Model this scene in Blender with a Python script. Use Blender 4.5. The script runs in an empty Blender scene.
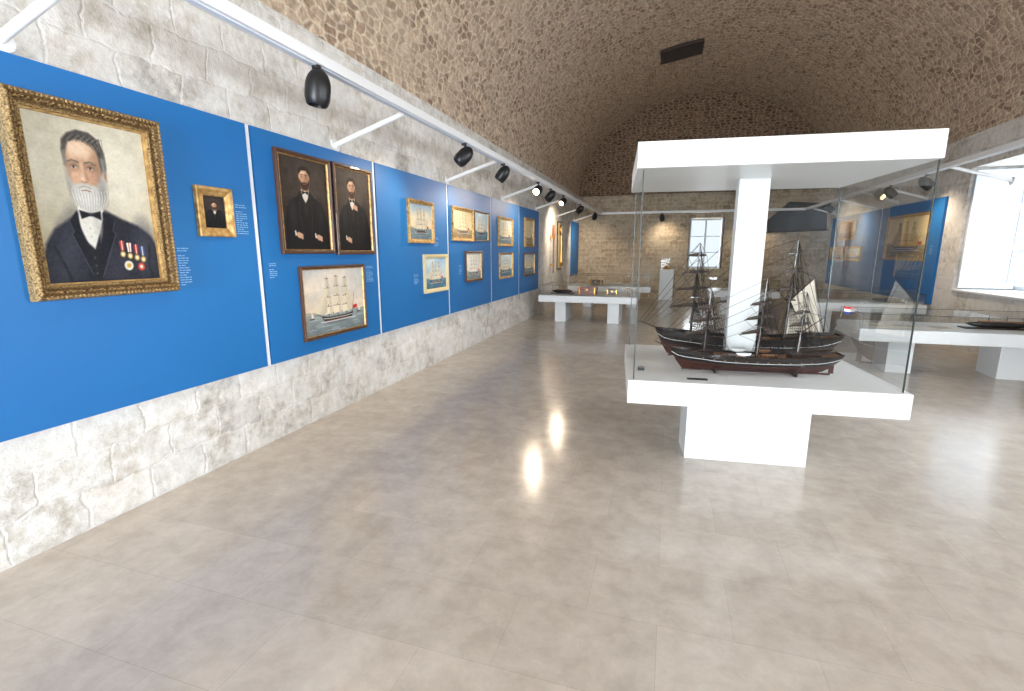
import bpy, math, random
import numpy as np
from mathutils import Vector, Matrix
random.seed(7); np.random.seed(7)
scn=bpy.context.scene
COL=scn.collection
try:
    scn.view_settings.view_transform='Standard'
    scn.view_settings.look='None'
except Exception: pass

# ------------------------------------------------------------------ materials
def lin(c):
    return tuple(((x/255.)/12.92 if x/255.<=.04045 else ((x/255.+.055)/1.055)**2.4) for x in c)
def newmat(name):
    m=bpy.data.materials.new(name); m.use_nodes=True
    nt=m.node_tree; b=nt.nodes['Principled BSDF']
    return m,nt,b
def plain(name,rgb,rough=.5,metal=0,noise=.06,nscale=12,bump=0,coat=0,emit=None,estr=0):
    m,nt,b=newmat(name); c=lin(rgb)
    n=nt.nodes.new('ShaderNodeTexNoise'); n.inputs['Scale'].default_value=nscale; n.inputs['Detail'].default_value=2
    g=nt.nodes.new('ShaderNodeNewGeometry'); nt.links.new(g.outputs['Position'],n.inputs['Vector'])
    r=nt.nodes.new('ShaderNodeMix'); r.data_type='RGBA'
    r.inputs[6].default_value=(*[x*(1-noise) for x in c],1); r.inputs[7].default_value=(*[min(1,x*(1+noise)) for x in c],1)
    nt.links.new(n.outputs['Fac'],r.inputs[0]); nt.links.new(r.outputs[2],b.inputs['Base Color'])
    b.inputs['Roughness'].default_value=rough; b.inputs['Metallic'].default_value=metal
    b.inputs['Coat Weight'].default_value=coat
    if emit:
        b.inputs['Emission Color'].default_value=(*lin(emit),1); b.inputs['Emission Strength'].default_value=estr
    return m

def stone(name,c1,c2,mortar,bw,bh,msize=.012,dist=.05,bump=.7,useuv=False,patch=None,patchamt=.5,rough=.85,bscale=.03,rubble=False,ovl=.75,nfs=10,m0=.02,m1=.14,rnd=.68,pscale=1.5):
    m,nt,b=newmat(name); N=nt.nodes; Lk=nt.links.new
    g=N.new('ShaderNodeNewGeometry')
    if useuv:
        uv=N.new('ShaderNodeUVMap'); uv.uv_map='UVMap'; base=uv.outputs['UV']
    else:
        s=N.new('ShaderNodeSeparateXYZ'); Lk(g.outputs['Position'],s.inputs[0])
        sn=N.new('ShaderNodeSeparateXYZ'); Lk(g.outputs['True Normal'],sn.inputs[0])
        ab=N.new('ShaderNodeMath'); ab.operation='ABSOLUTE'; Lk(sn.outputs['X'],ab.inputs[0])
        gt=N.new('ShaderNodeMath'); gt.operation='GREATER_THAN'; gt.inputs[1].default_value=.5; Lk(ab.outputs[0],gt.inputs[0])
        mx=N.new('ShaderNodeMix'); Lk(gt.outputs[0],mx.inputs[0]); Lk(s.outputs['X'],mx.inputs[2]); Lk(s.outputs['Y'],mx.inputs[3])
        cb=N.new('ShaderNodeCombineXYZ'); Lk(mx.outputs[0],cb.inputs['X']); Lk(s.outputs['Z'],cb.inputs['Y'])
        base=cb.outputs[0]
    def noise(scale,detail=3,rough_=.5):
        n=N.new('ShaderNodeTexNoise'); n.inputs['Scale'].default_value=scale; n.inputs['Detail'].default_value=detail
        n.inputs['Roughness'].default_value=rough_; Lk(g.outputs['Position'],n.inputs['Vector']); return n
    nd=noise(3.2,4,.7)
    sub=N.new('ShaderNodeVectorMath'); sub.operation='SUBTRACT'; sub.inputs[1].default_value=(.5,.5,.5); Lk(nd.outputs['Color'],sub.inputs[0])
    sc=N.new('ShaderNodeVectorMath'); sc.operation='SCALE'; sc.inputs['Scale'].default_value=dist*3; Lk(sub.outputs[0],sc.inputs[0])
    a2=N.new('ShaderNodeVectorMath'); Lk(base,a2.inputs[0]); Lk(sc.outputs[0],a2.inputs[1])
    if rubble:
        mp=N.new('ShaderNodeVectorMath'); mp.operation='MULTIPLY'; mp.inputs[1].default_value=(1/bw,1/bh,0); Lk(a2.outputs[0],mp.inputs[0])
        v1=N.new('ShaderNodeTexVoronoi'); v1.voronoi_dimensions='2D'; v1.inputs['Scale'].default_value=1; v1.inputs['Randomness'].default_value=rnd; Lk(mp.outputs[0],v1.inputs['Vector'])
        v2=N.new('ShaderNodeTexVoronoi'); v2.voronoi_dimensions='2D'; v2.feature='DISTANCE_TO_EDGE'; v2.inputs['Scale'].default_value=1; v2.inputs['Randomness'].default_value=rnd; Lk(mp.outputs[0],v2.inputs['Vector'])
        mr=N.new('ShaderNodeMapRange'); mr.inputs[1].default_value=m0; mr.inputs[2].default_value=m1; Lk(v2.outputs['Distance'],mr.inputs[0])
        sx=N.new('ShaderNodeSeparateColor'); Lk(v1.outputs['Color'],sx.inputs[0])
        cm=N.new('ShaderNodeMix'); cm.data_type='RGBA'; Lk(sx.outputs[0],cm.inputs[0]); cm.inputs[6].default_value=(*lin(c1),1); cm.inputs[7].default_value=(*lin(c2),1)
        mm=N.new('ShaderNodeMix'); mm.data_type='RGBA'; Lk(mr.outputs[0],mm.inputs[0]); mm.inputs[6].default_value=(*lin(mortar),1); Lk(cm.outputs[2],mm.inputs[7])
        colr=mm.outputs[2]; hgt=mr.outputs[0]
    else:
        br=N.new('ShaderNodeTexBrick'); Lk(a2.outputs[0],br.inputs['Vector'])
        br.inputs['Scale'].default_value=1; br.inputs['Brick Width'].default_value=bw; br.inputs['Row Height'].default_value=bh
        br.inputs['Mortar Size'].default_value=msize; br.inputs['Mortar Smooth'].default_value=1; br.offset=.43
        br.inputs['Color1'].default_value=(*lin(c1),1); br.inputs['Color2'].default_value=(*lin(c2),1); br.inputs['Mortar'].default_value=(*lin(mortar),1)
        iv=N.new('ShaderNodeMath'); iv.operation='SUBTRACT'; iv.inputs[0].default_value=1; Lk(br.outputs['Fac'],iv.inputs[1])
        colr=br.outputs['Color']; hgt=iv.outputs[0]
    nf=noise(nfs,6,.72)
    ov=N.new('ShaderNodeMix'); ov.data_type='RGBA'; ov.blend_type='OVERLAY'; ov.inputs[0].default_value=ovl
    cr=N.new('ShaderNodeValToRGB'); cr.color_ramp.elements[0].position=.32; cr.color_ramp.elements[0].color=(.24,.24,.24,1)
    cr.color_ramp.elements[1].position=.66; cr.color_ramp.elements[1].color=(.8,.8,.8,1); Lk(nf.outputs['Fac'],cr.inputs[0])
    Lk(colr,ov.inputs[6]); Lk(cr.outputs[0],ov.inputs[7])
    last=ov.outputs[2]
    if patch:
        npn=noise(pscale,4,.65); cr2=N.new('ShaderNodeValToRGB'); cr2.color_ramp.elements[0].position=.42; cr2.color_ramp.elements[1].position=.62
        Lk(npn.outputs['Fac'],cr2.inputs[0])
        mu=N.new('ShaderNodeMath'); mu.operation='MULTIPLY'; mu.inputs[1].default_value=patchamt; Lk(cr2.outputs[0],mu.inputs[0])
        pm=N.new('ShaderNodeMix'); pm.data_type='RGBA'; Lk(mu.outputs[0],pm.inputs[0]); Lk(last,pm.inputs[6]); pm.inputs[7].default_value=(*lin(patch),1)
        last=pm.outputs[2]
    Lk(last,b.inputs['Base Color']); b.inputs['Roughness'].default_value=rough
    b.inputs['Specular IOR Level'].default_value=.2
    ad=N.new('ShaderNodeMath'); ad.operation='MULTIPLY_ADD'; Lk(nf.outputs['Fac'],ad.inputs[0]); ad.inputs[1].default_value=2.4; Lk(hgt,ad.inputs[2])
    bp=N.new('ShaderNodeBump'); bp.inputs['Strength'].default_value=bump; bp.inputs['Distance'].default_value=bscale
    Lk(ad.outputs[0],bp.inputs['Height']); Lk(bp.outputs['Normal'],b.inputs['Normal'])
    return m

M={}
M['stone']=stone('wall_limestone',(216,211,203),(186,181,173),(208,203,196),.38,.23,.014,.05,.38,patch=(222,220,216),patchamt=.65,ovl=.8,nfs=10,bscale=.02,pscale=2.2)
M['vault']=stone('vault_rubble_stone',(198,174,150),(140,116,95),(206,188,166),.155,.085,dist=.03,bump=.6,useuv=True,patch=(196,178,156),patchamt=.45,bscale=.018,rubble=True,ovl=.9,nfs=12,rnd=.85,m0=0,m1=.2,pscale=2.4)
M['lunette']=stone('end_wall_brick',(132,104,84),(92,70,55),(154,134,112),.16,.08,dist=.02,bump=.6,bscale=.02,rubble=True,rnd=.8,m0=0,m1=.2)
M['endstone']=stone('end_wall_stone',(180,163,140),(148,132,112),(192,178,158),.26,.14,.014,.03,.4,patch=(196,184,164),patchamt=.5,bscale=.015,ovl=.8)
M['white']=plain('white_lacquer',(224,225,224),.38,noise=.01)
M['whitemetal']=plain('white_painted_steel',(236,236,236),.35,noise=.02)
M['black']=plain('black_powder_coat',(18,18,20),.4,noise=.1)
M['blue']=plain('blue_panel_paint',(5,102,168),.5,noise=.04,nscale=1.5)
M['batten']=plain('panel_joint_white',(215,222,232),.5)
M['caption']=plain('caption_ink_pale_blue',(140,184,220),.5)
M['wood']=plain('dark_varnished_wood',(44,26,18),.35,noise=.35,nscale=30,coat=.3)
M['framewood']=plain('walnut_frame',(78,50,34),.4,noise=.3,nscale=30,coat=.3)
M['lightwood']=plain('deck_pine',(140,96,62),.45,noise=.2,nscale=60)
M['hullblack']=plain('hull_black_paint',(16,14,13),.3,noise=.2,nscale=30,coat=.3)
M['hullred']=plain('hull_red_brown_planks',(60,28,21),.4,noise=.3,nscale=50)
M['sail']=plain('sailcloth',(212,202,184),.8,noise=.1,nscale=30)
M['furl']=plain('furled_canvas',(66,52,42),.8,noise=.2,nscale=40)
M['rope']=plain('rigging_cord',(24,19,17),.8)
M['cream']=plain('cream_paint',(214,196,150),.5)
M['brass']=plain('brass',(196,146,66),.28,metal=1,noise=.15,nscale=40)
M['red']=plain('flag_red',(190,30,30),.7); M['flagblue']=plain('flag_blue',(30,50,130),.7); M['flagwhite']=plain('flag_white',(235,235,235),.7)
M['paper']=plain('paper',(226,220,204),.7); M['greypaper']=plain('grey_print',(120,120,122),.7)
M['glow']=plain('lamp_lens_lit',(255,240,215),.4,emit=(255,222,170),estr=50)
M['glow2']=plain('lamp_lens_dim',(255,240,215),.4,emit=(255,222,170),estr=8)
M['lens']=plain('lamp_lens_dark',(60,60,64),.15)
M['redwood']=plain('mahogany_box',(120,44,26),.35,noise=.25,nscale=40,coat=.4)
M['vent']=plain('vent_dark',(62,50,42),.7)
M['shutter']=plain('window_joinery_white',(200,208,216),.5,noise=.01)

def gold(name,rgb,scale,bump,dark=(70,44,16)):
    m,nt,b=newmat(name); N=nt.nodes; Lk=nt.links.new
    g=N.new('ShaderNodeNewGeometry')
    v=N.new('ShaderNodeTexVoronoi'); v.feature='SMOOTH_F1'; v.inputs['Scale'].default_value=scale; Lk(g.outputs['Position'],v.inputs['Vector'])
    n=N.new('ShaderNodeTexNoise'); n.inputs['Scale'].default_value=scale*1.5; n.inputs['Detail'].default_value=3; Lk(g.outputs['Position'],n.inputs['Vector'])
    cr=N.new('ShaderNodeValToRGB'); cr.color_ramp.elements[0].position=.15; cr.color_ramp.elements[0].color=(*lin(rgb),1)
    cr.color_ramp.elements[1].position=.75; cr.color_ramp.elements[1].color=(*lin(dark),1)
    Lk(v.outputs['Distance'],cr.inputs[0]); Lk(cr.outputs[0],b.inputs['Base Color'])
    ad=N.new('ShaderNodeMath'); ad.operation='SUBTRACT'; Lk(n.outputs['Fac'],ad.inputs[0]); Lk(v.outputs['Distance'],ad.inputs[1])
    bp=N.new('ShaderNodeBump'); bp.inputs['Strength'].default_value=bump; bp.inputs['Distance'].default_value=.008
    Lk(ad.outputs[0],bp.inputs['Height']); Lk(bp.outputs['Normal'],b.inputs['Normal'])
    b.inputs['Metallic'].default_value=.5; b.inputs['Roughness'].default_value=.42
    return m
M['gold']=gold('gilded_ornate',(198,166,112),110,.8,(98,74,44))
M['goldflat']=gold('gilded_plain',(210,174,112),30,.25,(150,112,62))
M['golddark']=gold('gilded_shadow',(132,102,62),130,.8,(66,48,28))

def glassmat(name,tint,mult):
    m=bpy.data.materials.new(name); m.use_nodes=True; nt=m.node_tree
    for n in list(nt.nodes): nt.nodes.remove(n)
    o=nt.nodes.new('ShaderNodeOutputMaterial'); mx=nt.nodes.new('ShaderNodeMixShader')
    t=nt.nodes.new('ShaderNodeBsdfTransparent'); t.inputs[0].default_value=(*tint,1)
    gl=nt.nodes.new('ShaderNodeBsdfGlossy'); gl.inputs['Roughness'].default_value=.01
    fr=nt.nodes.new('ShaderNodeFresnel'); fr.inputs['IOR'].default_value=1.45
    mu=nt.nodes.new('ShaderNodeMath'); mu.operation='MULTIPLY'; mu.inputs[1].default_value=mult
    nt.links.new(fr.outputs[0],mu.inputs[0]); nt.links.new(mu.outputs[0],mx.inputs[0])
    nt.links.new(t.outputs[0],mx.inputs[1]); nt.links.new(gl.outputs[0],mx.inputs[2]); nt.links.new(mx.outputs[0],o.inputs[0])
    return m
M['glass']=glassmat('clear_glass',(.975,.985,.98),.3)
M['glassedge']=plain('glass_edge_seal',(48,56,54),.25)

def floormat():
    m,nt,b=newmat('polished_limestone_tiles'); N=nt.nodes; Lk=nt.links.new
    g=N.new('ShaderNodeNewGeometry')
    mp=N.new('ShaderNodeMapping'); mp.inputs['Location'].default_value=(.27,.14,0); Lk(g.outputs['Position'],mp.inputs[0])
    br=N.new('ShaderNodeTexBrick'); Lk(mp.outputs[0],br.inputs['Vector']); br.inputs['Scale'].default_value=1
    br.inputs['Brick Width'].default_value=.62; br.inputs['Row Height'].default_value=.42; br.inputs['Mortar Size'].default_value=.0012; br.inputs['Mortar Smooth'].default_value=.3
    br.inputs['Color1'].default_value=(*lin((190,181,170)),1); br.inputs['Color2'].default_value=(*lin((182,173,162)),1); br.inputs['Mortar'].default_value=(*lin((168,158,147)),1)
    def nz(s,d,r):
        n=N.new('ShaderNodeTexNoise'); n.inputs['Scale'].default_value=s; n.inputs['Detail'].default_value=d; n.inputs['Roughness'].default_value=r; Lk(g.outputs['Position'],n.inputs['Vector']); return n
    n=nz(5.5,6,.72); n.inputs['Distortion'].default_value=.2
    cr=N.new('ShaderNodeValToRGB'); cr.color_ramp.elements[0].position=.34; cr.color_ramp.elements[0].color=(.42,.405,.39,1); cr.color_ramp.elements[1].position=.66; cr.color_ramp.elements[1].color=(.59,.59,.59,1)
    Lk(n.outputs['Fac'],cr.inputs[0])
    ov=N.new('ShaderNodeMix'); ov.data_type='RGBA'; ov.blend_type='OVERLAY'; ov.inputs[0].default_value=.7; Lk(br.outputs['Color'],ov.inputs[6]); Lk(cr.outputs[0],ov.inputs[7])
    Lk(ov.outputs[2],b.inputs['Base Color'])
    mr=N.new('ShaderNodeMapRange'); mr.inputs[1].default_value=.3; mr.inputs[2].default_value=.7; mr.inputs[3].default_value=.13; mr.inputs[4].default_value=.22; Lk(n.outputs['Fac'],mr.inputs[0]); Lk(mr.outputs[0],b.inputs['Roughness'])
    b.inputs['IOR'].default_value=1.6
    bp=N.new('ShaderNodeBump'); bp.inputs['Strength'].default_value=.08; bp.inputs['Distance'].default_value=.01; Lk(n.outputs['Fac'],bp.inputs['Height']); Lk(bp.outputs[0],b.inputs['Normal'])
    return m
M['floor']=floormat()
def canvasmat():
    m,nt,b=newmat('oil_paint_on_canvas'); N=nt.nodes
    a=N.new('ShaderNodeAttribute'); a.attribute_name='Col'; nt.links.new(a.outputs['Color'],b.inputs['Base Color'])
    b.inputs['Roughness'].default_value=.55; b.inputs['Specular IOR Level'].default_value=.2
    return m
M['canvas']=canvasmat()

# ------------------------------------------------------------------ mesh builder
class MB:
    def __init__(s): s.v=[];s.f=[];s.fm=[];s.ms=[];s.X=Matrix.Identity(4);s.uv={}
    def mi(s,m):
        m=M[m]
        if m not in s.ms: s.ms.append(m)
        return s.ms.index(m)
    def add(s,vs,fs,m):
        o=len(s.v); k=s.mi(m)
        s.v+= [tuple(s.X@Vector(p)) for p in vs]
        for f in fs: s.f.append(tuple(i+o for i in f)); s.fm.append(k)
    def box(s,x0,x1,y0,y1,z0,z1,m):
        vs=[(x0,y0,z0),(x1,y0,z0),(x1,y1,z0),(x0,y1,z0),(x0,y0,z1),(x1,y0,z1),(x1,y1,z1),(x0,y1,z1)]
        s.add(vs,[(0,3,2,1),(4,5,6,7),(0,1,5,4),(1,2,6,5),(2,3,7,6),(3,0,4,7)],m)
    def cyl(s,p0,p1,r0,r1=None,n=10,m='black',caps=True):
        if r1 is None: r1=r0
        s.tube([p0,p1],[r0,r1],n,m,caps)
    def tube(s,ps,rs,n,m,caps=True):
        ps=[Vector(p) for p in ps]; vs=[];fs=[]
        d=(ps[-1]-ps[0]).normalized(); a=d.orthogonal().normalized(); b=d.cross(a)
        for p,r in zip(ps,rs):
            for i in range(n):
                t=2*math.pi*i/n; vs.append(p+a*r*math.cos(t)+b*r*math.sin(t))
        for k in range(len(ps)-1):
            for i in range(n):
                j=(i+1)%n; fs.append((k*n+i,k*n+j,(k+1)*n+j,(k+1)*n+i))
        if caps: fs.append(tuple(range(n))[::-1]); fs.append(tuple((len(ps)-1)*n+i for i in range(n)))
        s.add(vs,fs,m)
    def ball(s,c,r,m,nu=8,nv=6):
        c=Vector(c); ps=[];rs=[]
        for i in range(nv+1):
            t=math.pi*i/nv; ps.append(c+Vector((0,0,-r*math.cos(t)))); rs.append(max(1e-4,r*math.sin(t)))
        s.tube(ps,rs,nu,m,False)
    def build(s,name,parent=None,smooth=False,bevel=0,loc=None):
        me=bpy.data.meshes.new(name); 
        o=bpy.data.objects.new(name,me)
        vs=s.v
        if loc is not None: vs=[tuple(Vector(p)-Vector(loc)) for p in vs]; o.location=loc
        me.from_pydata(vs,[],s.f)
        for m in s.ms: me.materials.append(m)
        me.polygons.foreach_set('material_index',s.fm)
        if smooth: me.shade_smooth(); 
        me.update()
        COL.objects.link(o)
        if parent: 
            o.parent=parent; o.matrix_parent_inverse=Matrix.Translation(parent.location).inverted()
        if smooth:
            try: me.set_sharp_from_angle(angle=math.radians(40))
            except Exception: pass
        if bevel:
            b=o.modifiers.new('bevel','BEVEL'); b.width=bevel; b.segments=2; b.limit_method='ANGLE'
        return o
def empty(name,loc=(0,0,0)):
    e=bpy.data.objects.new(name,None); e.location=loc; e.empty_display_size=.1; COL.objects.link(e); return e

# ------------------------------------------------------------------ room shell
XL,XR,YE,YB=-3.14,4.70,17.8,-6.0
SP=3.5; BV=3.05; XC=(XL+XR)/2; AV=(XR-XL)/2
T=1.0
b=MB(); b.box(XL-T,XR+T,YB-.5,YE+T,-.15,0,'floor'); b.build('floor')
b=MB(); b.box(XL-.6,XL,YB-.3,YE+.1,0,SP+.05,'stone'); b.build('wall_left')
wins=[(-5.1,-3.3),(-.7,1.2),(3.8,5.8),(8.35,10.4)]
WZ0,WZ1=.93,2.95
b=MB(); y=YB-.3
for a,c in wins:
    b.box(XR,XR+T,y,a,0,SP+.05,'stone'); b.box(XR,XR+T,a,c,0,WZ0,'stone'); b.box(XR,XR+T,a,c,WZ1,SP+.05,'stone'); y=c
b.box(XR,XR+T,y,YE+.1,0,SP+.05,'stone'); b.build('wall_right')
EW=(.58,1.66,1.02,2.68)
n=40
def lun(y,flip):
    vs=[(XC,y,SP-.02)]
    for i in range(n+1):
        t=math.pi*i/n; vs.append((XC+(AV+.25)*math.cos(t),y,SP-.02+(BV+.25)*math.sin(t)))
    return vs,[(0,i+2,i+1) if flip else (0,i+1,i+2) for i in range(n)]
b=MB()
b.box(XL-.6,EW[0],YE,YE+T,0,SP,'endstone'); b.box(EW[1],XR+T,YE,YE+T,0,SP,'endstone')
b.box(EW[0],EW[1],YE,YE+T,0,EW[2],'endstone'); b.box(EW[0],EW[1],YE,YE+T,EW[3],SP,'endstone')
vs,fs=lun(YE,True); b.add(vs,fs,'lunette'); b.build('wall_end')
b=MB()
b.box(XL-.6,-2.9,YB-.4,YB,0,SP,'stone'); b.box(.2,XR+T,YB-.4,YB,0,SP,'stone'); b.box(-2.9,.2,YB-.4,YB,3.0,SP,'stone')
vs,fs=lun(YB,False); b.add(vs,fs,'lunette'); b.build('wall_rear')
me=bpy.data.meshes.new('ceiling'); nv=72; ny=30
vs=[];uvs=[];arc=0;prev=None
for i in range(nv+1):
    t=math.pi*i/nv; x=XC-AV*math.cos(t); z=SP+BV*math.sin(t)
    if prev: arc+=math.hypot(x-prev[0],z-prev[1])
    prev=(x,z)
    for j in range(ny+1):
        yy=YB-.2+(YE-YB+.4)*j/ny; vs.append((x,yy,z)); uvs.append((yy,arc))
fs=[(i*(ny+1)+j,i*(ny+1)+j+1,(i+1)*(ny+1)+j+1,(i+1)*(ny+1)+j) for i in range(nv) for j in range(ny)]
me.from_pydata(vs,[],fs); uvl=me.uv_layers.new(name='UVMap')
for l in me.loops: uvl.data[l.index].uv=uvs[l.vertex_index]
me.materials.append(M['vault']); me.shade_smooth()
o=bpy.data.objects.new('ceiling',me); COL.objects.link(o)

def window_right(idx,a,c):
    b=MB(); x=XR+.82
    b.box(x,x+.06,a,c,WZ0+.03,WZ0+.10,'shutter'); b.box(x,x+.06,a,c,WZ1-.08,WZ1,'shutter')
    k=4
    for i in range(k+1):
        y=a+(c-a)*i/k; w=.05 if i in(0,k) else (.05 if i==2 else .02)
        b.box(x+.002,x+.058,max(a,y-w),min(c,y+w),WZ0+.10,WZ1-.08,'shutter')
    for i in (1,2): 
        z=WZ0+(WZ1-WZ0)*i/3; b.box(x+.01,x+.05,a,c,z-.018,z+.018,'shutter')
    for s,yy in ((1,c-.09),(-1,a+.05)):
        y0,y1=yy,yy+.04; x0,x1=XR+.03,XR+.78
        b.box(x0,x1,y0,y1,WZ0+.05,WZ1-.05,'shutter')
        yf=(y0-.018,y0+.001) if s==1 else (y1-.001,y1+.018)
        zs_=(WZ0+.05,WZ0+.68,WZ0+1.33,WZ1-.14)
        for zz in zs_: b.box(x0+.09,x1-.09,yf[0],yf[1],zz,zz+.09,'shutter')
        for xx in (x0,x1-.09): b.box(xx,xx+.09,yf[0],yf[1],WZ0+.05,WZ1-.05,'shutter')
    b.box(XR-.04,XR+.86,a+.001,c-.001,WZ0,WZ0+.03,'white')
    b.build('window_%d'%idx)
for i,(a,c) in enumerate(wins): window_right(i+1,a,c)
b=MB(); x0,x1,z0,z1=EW; y=YE+.35
for xx in (x0,(x0+x1)/2-.03,x1-.06): b.box(xx,xx+.06,y,y+.06,z0,z1,'shutter')
for zz in (z0,z0+.52,z0+1.05,z1-.07): b.box(x0,x1,y+.005,y+.055,zz,zz+.06 if zz in(z0,z1-.07) else zz+.03,'shutter')
b.box(x0+.03,x0+.07,YE+.02,y,z0,z1,'shutter'); b.box(x1-.07,x1-.03,YE+.02,y,z0,z1,'shutter')
b.build('window_5')

b=MB(); vz=lambda x:SP+BV*math.sqrt(1-((x-XC)/AV)**2)
ang=math.atan2(vz(.35)-vz(-.35),.7)
b.X=Matrix.Translation((0,13.9,vz(0)-.03))@Matrix.Rotation(-ang,4,'Y')
b.box(-.5,.5,-.42,-.36,-.05,.04,'vent'); b.box(-.5,.5,.36,.42,-.05,.04,'vent'); b.box(-.5,-.44,-.36,.36,-.05,.04,'vent'); b.box(.44,.5,-.36,.36,-.05,.04,'vent')
b.box(-.44,.44,-.36,.36,0,.03,'black')
for i in range(7): b.box(-.44,.44,-.32+i*.1,-.29+i*.1,-.035,0,'vent')
b.build('ceiling_vent')

# ------------------------------------------------------------------ blue exhibition panels
PX=XL+.04
PZ0,PZ1=.67,2.54
pan=[(-1.2,3.125),(3.175,4.80),(4.85,6.66),(6.71,8.50),(8.55,10.25),(10.30,11.95)]
for a,c in pan:
    b=MB(); b.box(XL,PX,a,c,PZ0,PZ1,'blue'); b.box(XL,PX-.004,c+.003,c+.036,PZ0,PZ1,'batten'); b.build('blue_exhibition_panel')
for a,c in ((11.0,13.75),(13.85,17.5)):
    b=MB(); b.box(XR-.04,XR,a,c,.62,2.56,'blue'); b.box(XR-.036,XR,c+.003,c+.06,.62,2.56,'batten'); b.build('blue_exhibition_panel')
b=MB(); b.box(XL,PX,16.3,17.6,.8,2.56,'blue'); b.build('blue_exhibition_panel')

# ------------------------------------------------------------------ painting engine
class Cv:
    def __init__(s,w,h,ppm,bg):
        s.nx=int(w*ppm); s.ny=int(h*ppm); s.ar=h/w
        s.u,s.v=np.meshgrid(np.linspace(0,1,s.nx),np.linspace(0,1,s.ny))
        s.c=np.ones((s.ny,s.nx,3))*np.array(bg,float)
    def bl(s,a,col,alpha=1): 
        a=np.clip(a,0,1)[...,None]*alpha; s.c=s.c*(1-a)+np.array(col,float)*a
    def ell(s,cx,cy,rx,ry,col,soft=.012,rot=0,alpha=1):
        x=s.u-cx; y=(s.v-cy)*s.ar; ry=ry*s.ar; r=math.radians(rot)
        X=x*math.cos(r)+y*math.sin(r); Y=-x*math.sin(r)+y*math.cos(r)
        d=(np.sqrt((X/rx)**2+(Y/ry)**2)-1)*min(rx,ry); s.bl(.5-d/soft,col,alpha)
    def sdf(s,pts):
        P=[(p[0],p[1]*s.ar) for p in pts]; x=s.u; y=s.v*s.ar
        d=np.full(x.shape,1e9); ins=np.zeros(x.shape,bool)
        for i in range(len(P)):
            ax,ay=P[i]; bx,by=P[(i+1)%len(P)]; ex,ey=bx-ax,by-ay; L=ex*ex+ey*ey+1e-12
            t=np.clip(((x-ax)*ex+(y-ay)*ey)/L,0,1); d=np.minimum(d,np.hypot(x-ax-t*ex,y-ay-t*ey))
            if abs(ey)>1e-9:
                c=((ay>y)!=(by>y))&(x<(bx-ax)*(y-ay)/ey+ax); ins^=c
        return np.where(ins,-d,d)
    def poly(s,pts,col,soft=.012,alpha=1): s.bl(.5-s.sdf(pts)/soft,col,alpha)
    def line(s,pts,w,col,soft=.006,alpha=1):
        x=s.u; y=s.v*s.ar; d=np.full(x.shape,1e9)
        for i in range(len(pts)-1):
            ax,ay=pts[i][0],pts[i][1]*s.ar; bx,by=pts[i+1][0],pts[i+1][1]*s.ar; ex,ey=bx-ax,by-ay; L=ex*ex+ey*ey+1e-12
            t=np.clip(((x-ax)*ex+(y-ay)*ey)/L,0,1); d=np.minimum(d,np.hypot(x-ax-t*ex,y-ay-t*ey))
        s.bl(.5-(d-w)/soft,col,alpha)
    def grad(s,top,bot,p=1,v0=0,v1=1):
        t=np.clip((s.v-v0)/(v1-v0),0,1)[...,None]**p; m=((s.v>=v0)&(s.v<=v1))[...,None]
        s.c=np.where(m,np.array(top,float)*(1-t)+np.array(bot,float)*t,s.c)
    def noise(s,amp,cell=6):
        n=np.random.randn(s.ny//cell+2,s.nx//cell+2)
        yi=np.linspace(0,n.shape[0]-1.001,s.ny); xi=np.linspace(0,n.shape[1]-1.001,s.nx)
        y0=yi.astype(int); x0=xi.astype(int); fy=(yi-y0)[:,None]; fx=(xi-x0)[None]
        a=n[y0][:,x0]*(1-fy)*(1-fx)+n[y0+1][:,x0]*fy*(1-fx)+n[y0][:,x0+1]*(1-fy)*fx+n[y0+1][:,x0+1]*fy*fx
        s.c=np.clip(s.c+a[...,None]*amp,0,255)

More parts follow.
